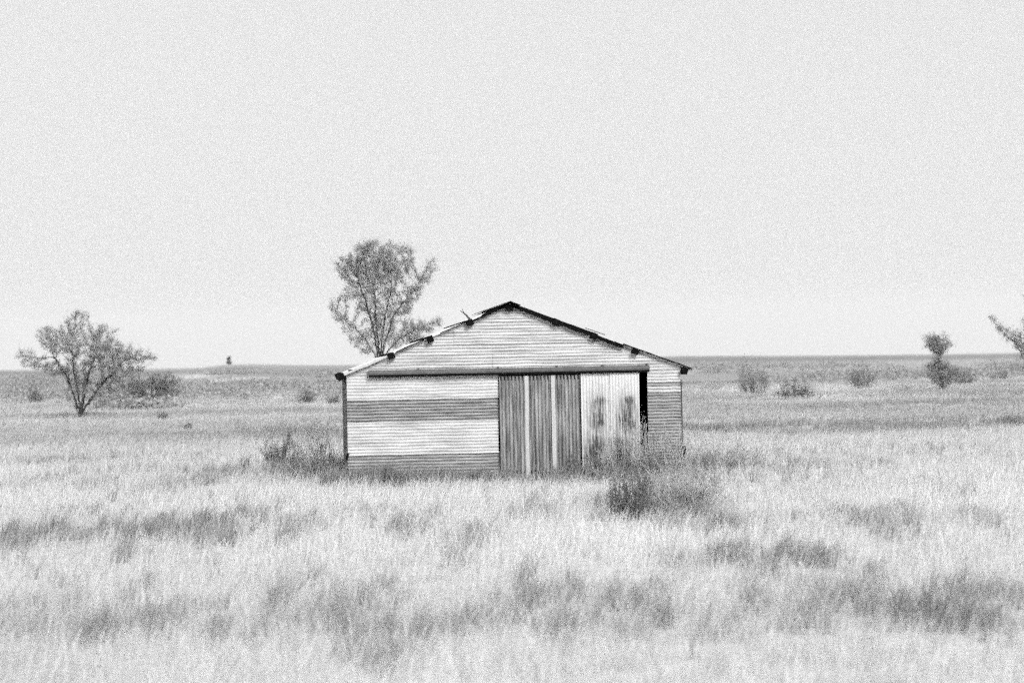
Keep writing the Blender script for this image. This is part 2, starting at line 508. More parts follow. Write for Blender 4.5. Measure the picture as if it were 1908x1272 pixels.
# gable: four courses, each in two or three lapping sheets
gz = [Zt + 0.03, B(930, 640)[1], B(950, 602)[1], ZR]
gx = [[-0.02, B(918, 660)[0], W + .02], [-0.02, B(845, 625)[0], B(1090, 625)[0], W + .02], [-0.02, B(985, 590)[0], W + .02]]
k = 0
for r_ in range(3):
    for c_ in range(len(gx[r_]) - 1):
        k += 1
        yy = -0.012 - 0.012 * r_ * 0.5 - (0.006 if c_ % 2 else 0)
        hsheet('gable_sheet', gx[r_][c_], gx[r_][c_ + 1] + 0.03, gz[r_], gz[r_ + 1] + (0.03 if r_ < 2 else 0), M['tin_gable'], yy, 0.010, parent=shed, clip=True, ncol=10, seed=20 + k)
# side and back walls, their sheets on edge
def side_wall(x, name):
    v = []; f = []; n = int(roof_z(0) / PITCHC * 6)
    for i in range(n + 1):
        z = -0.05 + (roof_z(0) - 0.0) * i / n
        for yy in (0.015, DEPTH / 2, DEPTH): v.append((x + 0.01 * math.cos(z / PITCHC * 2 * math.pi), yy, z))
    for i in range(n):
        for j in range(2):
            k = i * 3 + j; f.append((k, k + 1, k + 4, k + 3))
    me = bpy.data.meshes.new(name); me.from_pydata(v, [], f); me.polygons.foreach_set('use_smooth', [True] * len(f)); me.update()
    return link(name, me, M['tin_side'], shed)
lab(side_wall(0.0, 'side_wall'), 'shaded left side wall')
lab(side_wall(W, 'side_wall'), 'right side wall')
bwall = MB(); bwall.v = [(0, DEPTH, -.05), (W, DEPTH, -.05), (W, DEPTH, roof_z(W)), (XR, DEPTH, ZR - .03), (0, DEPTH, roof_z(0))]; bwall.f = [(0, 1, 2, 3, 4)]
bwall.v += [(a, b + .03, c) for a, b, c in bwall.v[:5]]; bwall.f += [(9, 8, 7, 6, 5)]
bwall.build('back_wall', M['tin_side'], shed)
# roof: corrugations run down the slope
def roof_half(sign, xe, y0, name, lbl):
    v = []; f = []
    n = int((DEPTH + .3 - y0) / PITCHC * 6)
    th = 0.012
    for i in range(n + 1):
        y = y0 + (DEPTH + .3 - y0) * i / n
        dz = 0.010 * math.cos(y / PITCHC * 2 * math.pi)
        for t in (0, .25, .5, .75, 1):
            x = XR + (xe - XR) * t
            z = ZR + 0.0 - slp(xe) * abs(x - XR) + dz
            v.append((x, y, z))
        for t in (0, .25, .5, .75, 1):
            x = XR + (xe - XR) * t
            v.append((x, y, ZR + 0.0 - slp(xe) * abs(x - XR) + dz - th))
    for i in range(n):
        for j in range(4):
            a = i * 10 + j
            f.append((a, a + 1, a + 11, a + 10)); f.append((a + 5, a + 15, a + 16, a + 6))
    for j in range(4): f.append((j, j + 5, j + 6, j + 1))
    for i in range(n): f.append((i * 10 + 4, i * 10 + 9, i * 10 + 19, i * 10 + 14))
    me = bpy.data.meshes.new(name); me.from_pydata(v, [], f); me.update()
    return lab(link(name, me, M['tin_roof'], shed), lbl)
XE0 = B(631, 700)[0]; XE1 = B(1288, 687)[0]
roof_half(-1, XE0, -0.09, 'roof', 'left roof slope with a pale edge')
roof_half(1, XE1, -0.09, 'roof', 'right roof slope with a dark edge')
# ridge cap, folded and sprung open at its end
rc = MB()
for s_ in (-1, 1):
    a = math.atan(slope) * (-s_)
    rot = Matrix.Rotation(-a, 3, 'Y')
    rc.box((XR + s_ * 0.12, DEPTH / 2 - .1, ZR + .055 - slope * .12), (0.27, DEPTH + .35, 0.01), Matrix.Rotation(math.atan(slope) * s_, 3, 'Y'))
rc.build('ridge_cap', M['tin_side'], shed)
def slope_board(name, xa, xb, z_off, h, y, th, mat, lbl=None):
    """a board on edge following the roof line"""
    mb = MB()
    za = roof_z(xa) + z_off; zb = roof_z(xb) + z_off
    N = 8
    for i in range(N + 1):
        t = i / N; x = xa + (xb - xa) * t; z = za + (zb - za) * t + random.uniform(-.006, .006)
        hh = h * (1 + random.uniform(-.12, .12))
        for (yy, zz) in ((y, z), (y, z - hh), (y + th, z - hh), (y + th, z)): mb.v.append((x, yy, zz))
    for i in range(N):
        for j in range(4):
            a = i * 4 + j; b_ = i * 4 + (j + 1) % 4
            mb.f.append((a, b_, b_ + 4, a + 4))
    mb.f += [(3, 2, 1, 0), tuple(N * 4 + k for k in (0, 1, 2, 3))]
    o = mb.build(name, mat, shed)
    if lbl: o['label'] = lbl
    return o
bx_ = lambda px, py: B(px, py)[0]
slope_board('barge_board', XR + .02, bx_(1108, 620), 0.035, 0.115, -0.125, .03, M['barge'], 'thick dark upper barge board')
slope_board('barge_board', bx_(1100, 620), bx_(1160, 645), 0.0, 0.10, -0.128, .03, M['barge'], 'dark sagging barge board end')
slope_board('roof_edge', bx_(1160, 640), XE1, 0.03, 0.032, -0.115, .02, M['barge'], 'thin dark roof edge on the right')
slope_board('barge_board', XR - .02, bx_(897, 590), 0.035, 0.085, -0.125, .03, M['barge'], 'short dark barge board left of the ridge')
slope_board('roof_edge', bx_(897, 590), bx_(868, 600), -0.01, 0.045, -0.115, .02, M['barge'])
slope_board('roof_edge', bx_(868, 600), bx_(820, 615), 0.018, 0.020, -0.115, .02, M['barge'])
slope_board('roof_edge', bx_(790, 630), bx_(737, 655), 0.02, 0.028, -0.115, .02, M['barge'])
slope_board('roof_edge', bx_(722, 655), bx_(640, 695), 0.02, 0.06, -0.115, .02, M['batten'], 'pale roof edge above the left corner')
slope_board('loose_strip', bx_(1090, 610), bx_(1126, 625), 0.085, 0.018, -0.10, .05, M['tin_side'], 'loose strip lifted off the right slope')
# bent scrap of roofing sticking up
mb = MB(); p0 = Vector((bx_(875, 598), -.16, roof_z(bx_(875, 598)) + .02))
mb.tube([p0, p0 + Vector((-.10, 0, .12)), p0 + Vector((-.15, 0, .16)), p0 + Vector((-.24, .02, .22))], [.028, .022, .012, .006], 5)
mb.tube([p0 + Vector((-.10, 0, .11)), p0 + Vector((-.16, 0, .19)), p0 + Vector((-.19, .0, .27))], [.014, .01, .004], 5)
lab(mb.build('bent_scrap', M['tin_side'], shed), 'bent scrap sticking up from the left slope')
# purlin ends under the roof
for (px, py) in ((636, 702), (729, 663), (801, 632), (875, 601), (948, 573), (1035, 600), (1106, 626), (1183, 654), (1274, 690)):
    X, Z = B(px, py)
    mb = MB()
    a = math.atan(slope) * (1 if X > XR else -1) if abs(X - XR) > .1 else 0
    rot = Matrix.Rotation(a + random.uniform(-.06, .06), 3, 'Y')
    mb.box((X, DEPTH / 2 - 0.10, Z), (.155, DEPTH + .10, .145), rot)
    # only outside ends and interior run: trimmed just inside the back wall
    mb.build('purlin', M['wood'], shed)
# ---- sliding door rail under its hood
x0r, z0r = B(686, 696); x1r, z1r = B(1209, 686)
mb = MB(); prof = []
for i in range(9):
    an = math.pi * 0.5 * i / 8
    prof.append((-0.03 - 0.085 * math.sin(an), 0.01 + 0.065 * math.cos(an)))
prof += [(-0.115, -0.035), (-0.10, -0.035), (-0.10, 0.0), (-0.03, 0.05)]
NP = len(prof); NR = 24
for i in range(NR + 1):
    t = i / NR; x = x0r + (x1r - x0r) * t
    zc = z0r + (z1r - z0r) * t
    for (yy, zz) in prof: mb.v.append((x, yy, zc + zz + 0.003 * math.sin(i * 1.9)))
for i in range(NR):
    for j in range(NP):
        a = i * NP + j; b_ = i * NP + (j + 1) % NP
        mb.f.append((a, b_, b_ + NP, a + NP))
mb.f += [tuple(range(NP))[::-1], tuple(NR * NP + j for j in range(NP))]
rail = mb.build('door_rail_cover', M['rail'], shed)
mb = MB(); ra = Matrix.Rotation(-math.atan2(z1r - z0r, x1r - x0r), 3, 'Y'); mb.box(((x0r + x1r) / 2, -.09, (z0r + z1r) / 2 - .060), (x1r - x0r - .02, .07, .055), ra); mb.build('door_rail', M['wood'], rail)
for px in (780, 928, 1037, 1123, 1205):
    X, _ = B(px, 690); t = (X - x0r) / (x1r - x0r)
    zc = z0r + (z1r - z0r) * t
    mb = MB(); mb.box((X, -.055, zc + .085), (.03, .06, .06)); mb.build('rail_bracket', M['rail'], rail)

# ---- doors
def rust_door_mat(patches):
    mt = sheet_mat('stained_door_sheet', 0.60, 0.42, 0.6, 0.9, (6, 1, 0.4), 2.0)
    nt = mt.node_tree; b = nt.nodes['Principled BSDF']
    base = b.inputs['Base Color'].links[0].from_socket
    tc = nt.nodes.new('ShaderNodeTexCoord'); sep = nt.nodes.new('ShaderNodeSeparateXYZ')
    nt.links.new(tc.outputs['Object'], sep.inputs[0])
    nz = ramp(nt, noise(nt, 6.0, 5, (4.5, 1, .35), .7), [(0.34, 0.0), (0.66, 1.0)])
    def mth(op, a, b_=None):
        n = nt.nodes.new('ShaderNodeMath'); n.operation = op
        for i, v in enumerate((a, b_)):
            if v is None: continue
            if isinstance(v, (int, float)): n.inputs[i].default_value = v
            else: nt.links.new(v, n.inputs[i])
        return n.outputs[0]
    tot = None
    for (cx, cz, rx, rz, s) in patches:
        dx = mth('DIVIDE', mth('SUBTRACT', sep.outputs[0], cx), rx); dz = mth('DIVIDE', mth('SUBTRACT', sep.outputs[2], cz), rz)
        d = mth('ADD', mth('MULTIPLY', dx, dx), mth('MULTIPLY', dz, dz))
        e = mth('MULTIPLY', mth('EXPONENT', mth('MULTIPLY', d, -1.0)), s * 1.5)
        tot = e if tot is None else mth('MAXIMUM', tot, e)
    m_ = mth('MULTIPLY', tot, mth('ADD', mth('MULTIPLY', nz, 1.25), 0.12))
    cl = nt.nodes.new('ShaderNodeClamp'); nt.links.new(m_, cl.inputs[0])
    c = mixf(nt, base, 0.07, cl.outputs[0])
    nt.links.new(c, b.inputs['Base Color'])
    return mt

yD = -0.055
zd0 = 0.03
ld = empty('sliding_door', (0, 0, 0)); ld.parent = shed; ld['label'] = 'left sliding door of three dark rusty sheets'
xs = [B(p, 790)[0] for p in (931, 979, 985, 1028, 1035, 1081)]
zt = B(1000, 699)[1]
for a, b_, sd_ in ((xs[0], xs[1], 1), (xs[2], xs[3], 2), (xs[4], xs[5], 3)):
    vsheet('door_sheet', a, b_, zd0, zt, M['tin_rust_v'], yD, 0.023, ld, seed=sd_, pitch=0.086)
mb = MB()
for a, b_ in ((xs[1], xs[2]), (xs[3], xs[4])):
    mb2 = MB(); mb2.box(((a + b_) / 2, yD - .006, (zd0 + zt) / 2), (b_ - a + .01, .03, zt - zd0)); mb2.build('batten', M['batten'], ld)
mb = MB(); mb.box(((xs[0] + xs[5]) / 2, yD + .03, zt - .06), (xs[5] - xs[0], .03, .1)); mb.box(((xs[0] + xs[5]) / 2, yD + .03, .2), (xs[5] - xs[0], .03, .1)); mb.box((xs[2], yD + .03, zt / 2 + .07), (.08, .029, zt - .35))
mb.build('door_frame', M['wood'], ld)
rd = empty('sliding_door', (0, 0, 0)); rd.parent = shed; rd['label'] = 'right sliding door, pale with rust stains, left ajar'
xa = B(1083, 790)[0]; xb = B(1191, 760)[0]
pt = []
for (px, py, rx, ry, s) in ((1117, 748, 14, 12, .8), (1119, 786, 12, 12, .9), (1113, 775, 19, 44, .75), (1170, 746, 12, 11, .9), (1174, 790, 12, 13, 1.0), (1166, 780, 22, 46, .8), (1108, 838, 22, 36, .95), (1160, 840, 24, 36, .95)):
    X, Z = B(px, py); pt.append((X, Z, rx / 78, ry / 78, s))
vsheet('door_sheet', xa, (xa + xb) / 2 + .04, zd0, zt + .02, rust_door_mat(pt), yD, 0.010, rd, seed=8)
vsheet('door_sheet', (xa + xb) / 2, xb, zd0, zt + .02, bpy.data.materials['stained_door_sheet'], yD - .013, 0.008, rd, seed=9)
mb = MB(); mb.box(((xa + xb) / 2, yD + .03, zt - .06), (xb - xa, .03, .1)); mb.box(((xa + xb) / 2, yD + .03, .2), (xb - xa, .03, .1)); mb.box((xb - .03, yD + .03, zt / 2 + .05), (.06, .03, zt - .32))
mb.build('door_frame', M['wood'], rd)
# door posts, corner posts, header and floor
mb = MB(); mb.box((XD1 + .06, .09, Zt / 2), (.1, .1, Zt)); mb.build('door_post', M['wood'], shed)
mb = MB(); mb.box((XD0 - .06, .09, Zt / 2), (.1, .1, Zt)); mb.build('door_post', M['wood'], shed)
mb = MB(); mb.box((.08, .09, Zt / 2), (.12, .1, Zt)); mb.build('corner_post', M['wood'], shed)
mb = MB(); mb.box((W - .08, .09, Zt / 2), (.12, .1, Zt)); mb.build('corner_post', M['wood'], shed)
mb = MB(); mb.box((W / 2, .10, Zt + .10), (W - .1, .08, .16)); mb.build('header_beam', M['wood'], shed)
mb = MB(); mb.box((W + .022, -.01, 1.35), (.022, .05, 1.95)); lab(mb.build('corner_shadow_strip', M['tin_side'], shed), 'dark strip for the trim shadow down the right corner')  # shadow of the corner trim, built as a dark strip
X, Z = B(1271, 838); mb = MB(); mb.box((X, -.08, Z / 2 + .05), (.07, .07, Z + .12), Matrix.Rotation(.12, 3, 'Y')); lab(mb.build('post_stub', M['wood'], shed), 'dark post stub at the right corner')
X, Z = B(647, 850); mb = MB(); mb.box((X, -.03, Z), (.06, .04, .16), Matrix.Rotation(.3, 3, 'Y')); mb.build('wall_bracket', M['wood'], shed)
mb = MB(); mb.box((W / 2, DEPTH / 2 + .1, -.03), (W - .1, DEPTH - .2, .06)); mb.build('floor', M['dirt_floor'], shed)

def inside_shed(x, y, pad=0.05):
    lx = (x - A0.x) * tx.x + (y - A0.y) * tx.y
    ly = -((x - A0.x) * nx.x + (y - A0.y) * nx.y)
    return (lx > -pad) & (lx < W + pad) & (ly > -0.12) & (ly < DEPTH + .1)

print('T grass', time.time() - T0)
# ------------------------------------------------------------------ grass
def blades(bx, by, h, w, lean, shade, z_off=None):
    n = len(bx)
    bz = H(bx, by) - 0.02
    yaw = rng.random(n) * 6.283
    ld_ = rng.normal(0.3, 1.3, n)                      # wind pushes most blades to the right
    dx = np.cos(ld_); dy = np.sin(ld_)
    ax = np.cos(yaw); ay = np.sin(yaw)
    base = np.stack([bx, by, bz], 1)
    side = np.stack([ax, ay, np.zeros(n)], 1) * (w / 2)[:, None]
    mid = base + np.stack([dx * lean * h * .35, dy * lean * h * .35, h * .55], 1)
    tip = base + np.stack([dx * lean * h, dy * lean * h, h * (1 - .25 * lean)], 1)
    v = np.stack([base - side, base + side, mid - side * .75, mid + side * .75, tip], 1).reshape(-1, 3)
    k = np.arange(n) * 5
    q = np.stack([k, k + 1, k + 3, k + 2], 1); t = np.stack([k + 2, k + 3, k + 4], 1)
    return v, q, t, np.repeat(shade, 5)

def join(parts):
    V, Q, T, S = [], [], [], []; o = 0
    for v, q, t, s in parts:
        V.append(v); Q.append(q + o); T.append(t + o); S.append(s); o += len(v)
    return np.concatenate(V), np.concatenate(Q), np.concatenate(T), np.concatenate(S)

def scatter(n, d0, d1, e):
    u = rng.random(n)
    a = e
    d = (d0 ** a + u * (d1 ** a - d0 ** a)) ** (1 / a)
    x = (rng.random(n) * 2 - 1) * (0.33 * d + 4.0)
    return x, d

NC = 42000
cx, cy = scatter(NC, 12.5, 240, 0.7)
dk = darkness(cx, cy)
pn = smooth_noise(cx, cy, 2.2, 1.6, 21)
big = smooth_noise(cx, cy, 14, 6, 23)
streak = smooth_noise(cx, cy, 26, 7, 41)
keep = ~inside_shed(cx, cy)
cx, cy, dk, pn, big, streak = cx[keep], cy[keep], dk[keep], pn[keep], big[keep], streak[keep]
NB = 17
bx = np.repeat(cx, NB) + rng.normal(0, 0.10, len(cx) * NB) * (1 + np.repeat(cy, NB) / 60)
by = np.repeat(cy, NB) + rng.normal(0, 0.10, len(cx) * NB) * (1 + np.repeat(cy, NB) / 60)
ok = ~inside_shed(bx, by, 0.0)
dist = np.repeat(cy, NB)
hh = (0.20 + 0.16 * rng.random(len(bx)) + 0.22 * (rng.random(len(bx)) < .06)) * (1 + 0.25 * np.repeat(pn, NB))
ww = 0.005 * (1 + dist / 30)
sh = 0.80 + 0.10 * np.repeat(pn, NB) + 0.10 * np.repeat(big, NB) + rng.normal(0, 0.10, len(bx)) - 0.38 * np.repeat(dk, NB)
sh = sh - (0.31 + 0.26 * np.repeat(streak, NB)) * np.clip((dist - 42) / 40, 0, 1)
sh = np.clip(sh, 0.05, 1)
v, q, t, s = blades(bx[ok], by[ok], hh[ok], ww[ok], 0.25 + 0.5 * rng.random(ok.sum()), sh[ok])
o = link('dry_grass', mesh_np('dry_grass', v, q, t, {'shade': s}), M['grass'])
tag(o, 'pale dry grass covering the whole field around the shed', 'grass', kind='stuff')

# darker upright weeds in drifts
wx, wy, wd = [], [], []
for (cx_, cy_, rx, ry, s_) in DK:
    sc_ = F / cy_
    n = int(np.clip(rx * ry * 2.2 * s_ * 8 * min(1, 34 / cy_) + 6, 6, 900))
    wx.append(rng.normal(cx_, rx * .8, n)); wy.append(rng.normal(cy_, ry * .75, n)); wd.append(np.full(n, s_))
nr_ = 2600
rx_, ry_ = scatter(nr_, 13, 120, 0.8)
# a ragged strip of weeds along the foot of the front wall
lw = rng.random(620) * (W + 1.6) - .8; lo = 0.10 + np.abs(rng.normal(0, .42, 620)); gapn = smooth_noise(lw * 3, lo, 1.2, 1, 77)
kw = gapn + rng.normal(0, .5, 620) > 0.0
wx.append((A0.x + tx.x * lw + nx.x * lo)[kw]); wy.append((A0.y + tx.y * lw + nx.y * lo)[kw]); wd.append((0.75 + 0.35 * gapn)[kw])
nn = smooth_noise(rx_, ry_, 3.5, 2.0, 31)
kk = nn > 0.15
wx.append(rx_[kk]); wy.append(ry_[kk]); wd.append(np.full(kk.sum(), 0.35))
wh = np.concatenate([np.full(len(a), 1.0 if i != len(wx) - 2 else 1.45) for i, a in enumerate(wx)])
wx = np.concatenate(wx); wy = np.concatenate(wy); wd = np.concatenate(wd)
NB2 = 22
bx = np.repeat(wx, NB2) + rng.normal(0, 0.045, len(wx) * NB2); by = np.repeat(wy, NB2) + rng.normal(0, 0.06, len(wx) * NB2)
ok = ~inside_shed(bx, by, 0.0)
dist = np.repeat(wy, NB2)
h_ = np.repeat((0.26 + 0.20 * rng.random(len(wx))) * (0.8 + .3 * wd) * wh, NB2) * (0.6 + 0.5 * rng.random(len(bx)))
s_ = np.clip(0.57 - 0.34 * np.repeat(wd, NB2) + rng.normal(0, 0.10, len(bx)), 0, 1)
v, q, t, s = blades(bx[ok], by[ok], h_[ok], (0.006 * (1 + dist / 30))[ok], 0.15 + 0.4 * rng.random(ok.sum()), s_[ok])
o = link('dark_weeds', mesh_np('dark_weeds', v, q, t, {'shade': s}), M['grass'])
tag(o, 'darker upright weeds growing in drifts through the pale grass', 'weeds', kind='stuff')

print('T trees', time.time() - T0)
# ------------------------------------------------------------------ trees and shrubs
def wob(a, b, n, amt, up=0.0):
    a = Vector(a); b = Vector(b); L = (b - a).length
    pts = [a]
    off = Vector((0, 0, 0))
    for i in range(1, n):
        t = i / n
        off += Vector((random.gauss(0, 1), random.gauss(0, 1), random.gauss(0, .6))) * amt * L / n
        arc = up * L * math.sin(math.pi * t)
        pts.append(a.lerp(b, t) + off * math.sin(math.pi * t) * 1.6 + Vector((0, 0, arc)))
    pts.append(b)
    return pts

def seg_mesh(name, A_, B_, ra, rb, mat, parent, k=5):
    """one tapering tube piece per branch segment, all in one mesh"""
    n = len(A_)
    t = B_ - A_; t /= (np.linalg.norm(t, axis=1)[:, None] + 1e-9)
    ref = np.where(np.abs(t[:, 2:3]) < .9, np.array([[0, 0, 1.]]), np.array([[1., 0, 0]]))
    e1 = np.cross(t, ref); e1 /= np.linalg.norm(e1, axis=1)[:, None]; e2 = np.cross(t, e1)
    an = np.arange(k) * 2 * np.pi / k
    off = e1[:, None, :] * np.cos(an)[None, :, None] + e2[:, None, :] * np.sin(an)[None, :, None]
    v = np.concatenate([A_[:, None, :] - t[:, None, :] * ra[:, None, None] * .4 + off * ra[:, None, None], B_[:, None, :] + off * rb[:, None, None]], 1).reshape(-1, 3)
    b0 = (np.arange(n) * 2 * k)[:, None]; a = np.arange(k)[None, :]; a2 = (a + 1) % k
    q = np.stack([b0 + a, b0 + a2, b0 + a2 + k, b0 + a + k], -1).reshape(-1, 4)
    me = mesh_np(name, v, quads=q)
    me.polygons.foreach_set('use_smooth', [True] * len(me.polygons))
    return link(name, me, mat, parent)

def grow_tree(name, label, base, stems, blobs, leaf, n_leaf, n_att, step, tip=.006, mat='leaf', kill=1.7, depth=.8, expo=2.4, seed=1, group=None, grow=1.28, up=.05):
    """branches grow step by step toward free space inside the crown's outline (px, py, rx, ry[, weight])"""
    r = np.random.default_rng(seed)
    d = base.y; sc_ = F / d
    root = empty(name, base); tag(root, label, 'tree', group)
    P = [np.array([0, 0, -.12])]; par = [-1]
    for st in stems:
        pts = [np.array(at(x, y, d) - base) for x, y in st]
        dy = r.normal(0, .5)
        cur = 0
        for i, p in enumerate(pts):
            if i: p[1] += dy * i / len(pts)
            a = P[cur]; L = np.linalg.norm(p - a); m_ = max(1, int(L / step))
            for q in range(1, m_ + 1):
                w = a + (p - a) * q / m_ + r.normal(0, step * .16, 3) * (q < m_)
                P.append(w); par.append(cur if q == 1 else len(P) - 2)
            cur = len(P) - 1
    att = []
    blobs = [(b[0], b[1], b[2] * grow, b[3] * grow) + tuple(b[4:]) for b in blobs]
    tot = sum(b[2] * b[3] * (b[4] if len(b) > 4 else 1) for b in blobs)
    for b in blobs:
        w = b[4] if len(b) > 4 else 1
        n = max(4, int(n_att * b[2] * b[3] * w / tot))
        u = r.normal(size=(n, 3)); u /= np.linalg.norm(u, axis=1)[:, None]; u *= (r.random(n) ** (1 / 2.6))[:, None]
        c = np.array(at(b[0], b[1], d) - base)
        c[1] += r.normal(0, .5) * b[2] / sc_
        att.append(c + u * np.array([b[2] / sc_, b[2] / sc_ * depth + .15, b[3] / sc_]))
    att = np.concatenate(att); att[:, 2] = np.maximum(att[:, 2], .15 + .3 * r.random(len(att)))
    P = [np.asarray(p, float) for p in P]
    near = np.full(len(att), 1e9); ni = np.zeros(len(att), int)
    def upd(i0):
        nonlocal near, ni
        Q = np.array(P[i0:])
        D_ = np.linalg.norm(att[:, None, :] - Q[None], axis=2)
        k_ = D_.argmin(1); dm = D_[np.arange(len(att)), k_]
        b_ = dm < near
        near = np.where(b_, dm, near); ni = np.where(b_, k_ + i0, ni)
    upd(0)
    for it in range(170):
        if len(att) == 0: break
        i0 = len(P)
        for n_ in np.unique(ni):
            s_ = ni == n_
            v_ = att[s_] - P[n_]; v_ /= np.linalg.norm(v_, axis=1)[:, None] + 1e-9
            dr = v_.mean(0) + r.normal(0, .22, 3) + np.array([0, 0, up])
            dr /= np.linalg.norm(dr) + 1e-9
            P.append(P[n_] + dr * step); par.append(int(n_))
        if len(P) > 9000: break
        upd(i0)
        kp = near > step * kill
        att, near, ni = att[kp], near[kp], ni[kp]
    P = np.array(P); par = np.array(par); N = len(P)
    acc = np.zeros(N)
    for i in range(N - 1, 0, -1):
        if acc[i] == 0: acc[i] = tip ** expo
        acc[par[i]] += acc[i]
    rad = acc ** (1 / expo); rad[0] *= 1.15
    idx = np.arange(1, N)
    rb = rad[idx]; ra = np.minimum(rad[par[idx]], rb * 1.5 + .004)
    thick = rb > tip * 3.2; thick[:3] = True
    seg_mesh('trunk', P[par[idx[thick]]], P[idx[thick]], ra[thick], rb[thick], M['bark'], root, 7)
    th = idx[~thick]
    # fine twigs on the thin wood
    nt = len(th) * 3
    s0 = P[r.choice(th, nt)]
    e0 = s0 + r.normal(0, step * .95, (nt, 3)) + np.array([0, 0, step * .5])
    A_ = np.concatenate([P[par[th]], s0]); B_ = np.concatenate([P[th], e0])
    r1 = np.concatenate([ra[~thick], np.full(nt, tip * .7)]); r2 = np.concatenate([rb[~thick], np.full(nt, tip * .3)])
    seg_mesh('branches', A_, B_, r1, r2, M['twig'], root, 3)
    k_ = r.integers(0, nt, n_leaf); t_ = r.random(n_leaf)[:, None] * 1.15
    lp = s0[k_] + (e0[k_] - s0[k_]) * t_ + r.normal(0, step * .42, (n_leaf, 3))
    lp[:, 2] = np.maximum(lp[:, 2], .03)
    leaf_mesh('crown', lp, leaf, M[mat], root)
    return root

# wide many stemmed tree
b0 = ground_at(150, 778)
grow_tree('mesquite_tree', 'wide open many stemmed tree standing alone on the left', b0,
     [[(148,765),(138,735),(122,695),(102,662)],[(150,765),(146,730),(138,690),(136,650)],[(152,765),(158,730),(168,690),(185,650)],[(153,768),(172,740),(198,708),(222,685)],[(146,768),(134,750),(122,738)],[(154,772),(170,762),(188,756)],[(144,766),(141,745),(133,715),(128,690)],[(149,764),(153,740),(160,712),(160,685)]],
     [(145,592,20,12),(135,615,26,14),(84,622,20,15),(105,640,22,14),(48,664,17,12),(66,678,22,9),(150,645,38,18),(190,625,26,16),(215,650,32,18),(165,680,38,16),(255,664,26,13),(283,668,13,11),(242,690,32,14),(112,688,34,12),(205,715,28,16),(150,712,26,10,.5),(200,670,40,22),(225,735,18,12,.6),(160,725,26,12,.6),(190,740,18,10,.5)],
     .060, 56000, 3300, .13, .0062, 'leaf', seed=5, expo=2.15)
# tall tree behind the shed
b1 = at(706, 668, 76.0); b1.z = float(H(b1.x, b1.y))
grow_tree('cottonwood_tree', 'tall vase shaped tree rising behind the left roof slope', b1,
     [[(706,690),(703,650),(694,600),(680,555),(668,515)],[(707,690),(706,640),(700,590),(697,530)],[(708,690),(710,640),(716,590),(728,535)],[(709,690),(716,640),(732,590),(760,552),(786,520)],[(706,690),(698,660),(680,630),(655,605),(634,590)],[(710,690),(722,655),(745,630),(775,612)]],
     [(690,492,40,32,.85),(735,490,32,30,.85),(650,500,24,26,.9),(700,464,38,12,.8),(760,478,14,16,.6),(715,612,20,26,.7),(690,632,14,20,.6),(725,580,18,22,.7),(675,575,14,16,.6),(690,545,24,26,.8),(728,540,22,30,.8),(655,545,20,16,.6),(802,497,14,13),(788,522,15,12),(770,548,18,16),(752,575,16,16),
      (760,610,22,14),(735,635,18,16),(790,612,22,11),(816,602,14,8,.7),(772,638,20,9),(622,576,11,11),(636,593,14,10),(652,613,15,11),(668,635,15,12),(682,655,12,9),(640,560,14,8,.4),(655,638,10,10,.4),(703,600,16,26,.5)],
     .050, 54000, 4200, .10, .0045, 'leaf_pale', seed=8, grow=1.2, up=.32, expo=2.2)
# small tree right of the first
grow_tree('mesquite_tree', 'small leaning tree right of the wide open tree', ground_at(281, 761),
     [[(284,745),(292,725)],[(278,748),(268,730)]],
     [(285,722,28,14),(255,730,20,12),(310,728,20,13),(322,712,14,10),(262,708,22,12),(295,702,22,10),(240,716,14,10,.6)], .08, 16000, 900, .15, .007, 'leaf', seed=3)
# tree on the right with its round top
grow_tree('juniper_tree', 'feathery tree with a round ball top standing on the right plain', ground_at(1757, 727),
     [[(1757,705),(1752,685),(1748,664),(1746,652)],[(1758,712),(1772,700)],[(1756,712),(1744,702)]],
     [(1746,641,21,13,2.2),(1747,655,12,5),(1750,669,6,7),(1752,686,20,11),(1742,700,17,11),(1774,696,20,11),(1760,712,16,7),(1792,703,14,8),(1736,688,10,7)],
     .12, 12000, 1200, .26, .012, 'leaf', seed=4)
# tree cut by the right edge of the frame
b4 = at(1925, 722, 150); b4.z = float(H(b4.x, b4.y))
grow_tree('mesquite_tree', 'sparse spreading tree at the right edge with a branch sweeping left', b4,
     [[(1922,700),(1908,665),(1895,640),(1878,625)],[(1926,700),(1930,650),(1925,600)],[(1928,705),(1950,670),(1965,640)]],
     [(1852,596,11,8,.5),(1866,611,15,9,.7),(1880,622,16,10),(1897,634,18,12),(1910,650,16,14),(1932,610,28,22),(1913,553,9,7,.6),(1897,672,12,8,.5),(1908,690,12,9,.4),(1945,650,36,24),(1950,575,28,20)],
     .09, 15000, 1500, .20, .009, 'leaf', seed=6)
# lone tree on the skyline mound
b5 = at(427, 684, 690); b5.z = float(H(b5.x, b5.y))
grow_tree('juniper_tree', 'tiny lone upright tree on the skyline mound left of the shed', b5,
     [[(428,677),(427,669)]], [(428,677,4.5,3.4),(427,672,3,3),(425,667,2,2.2)], .4, 2500, 200, .35, .05, 'leaf_dark', seed=7, grow=1.0)

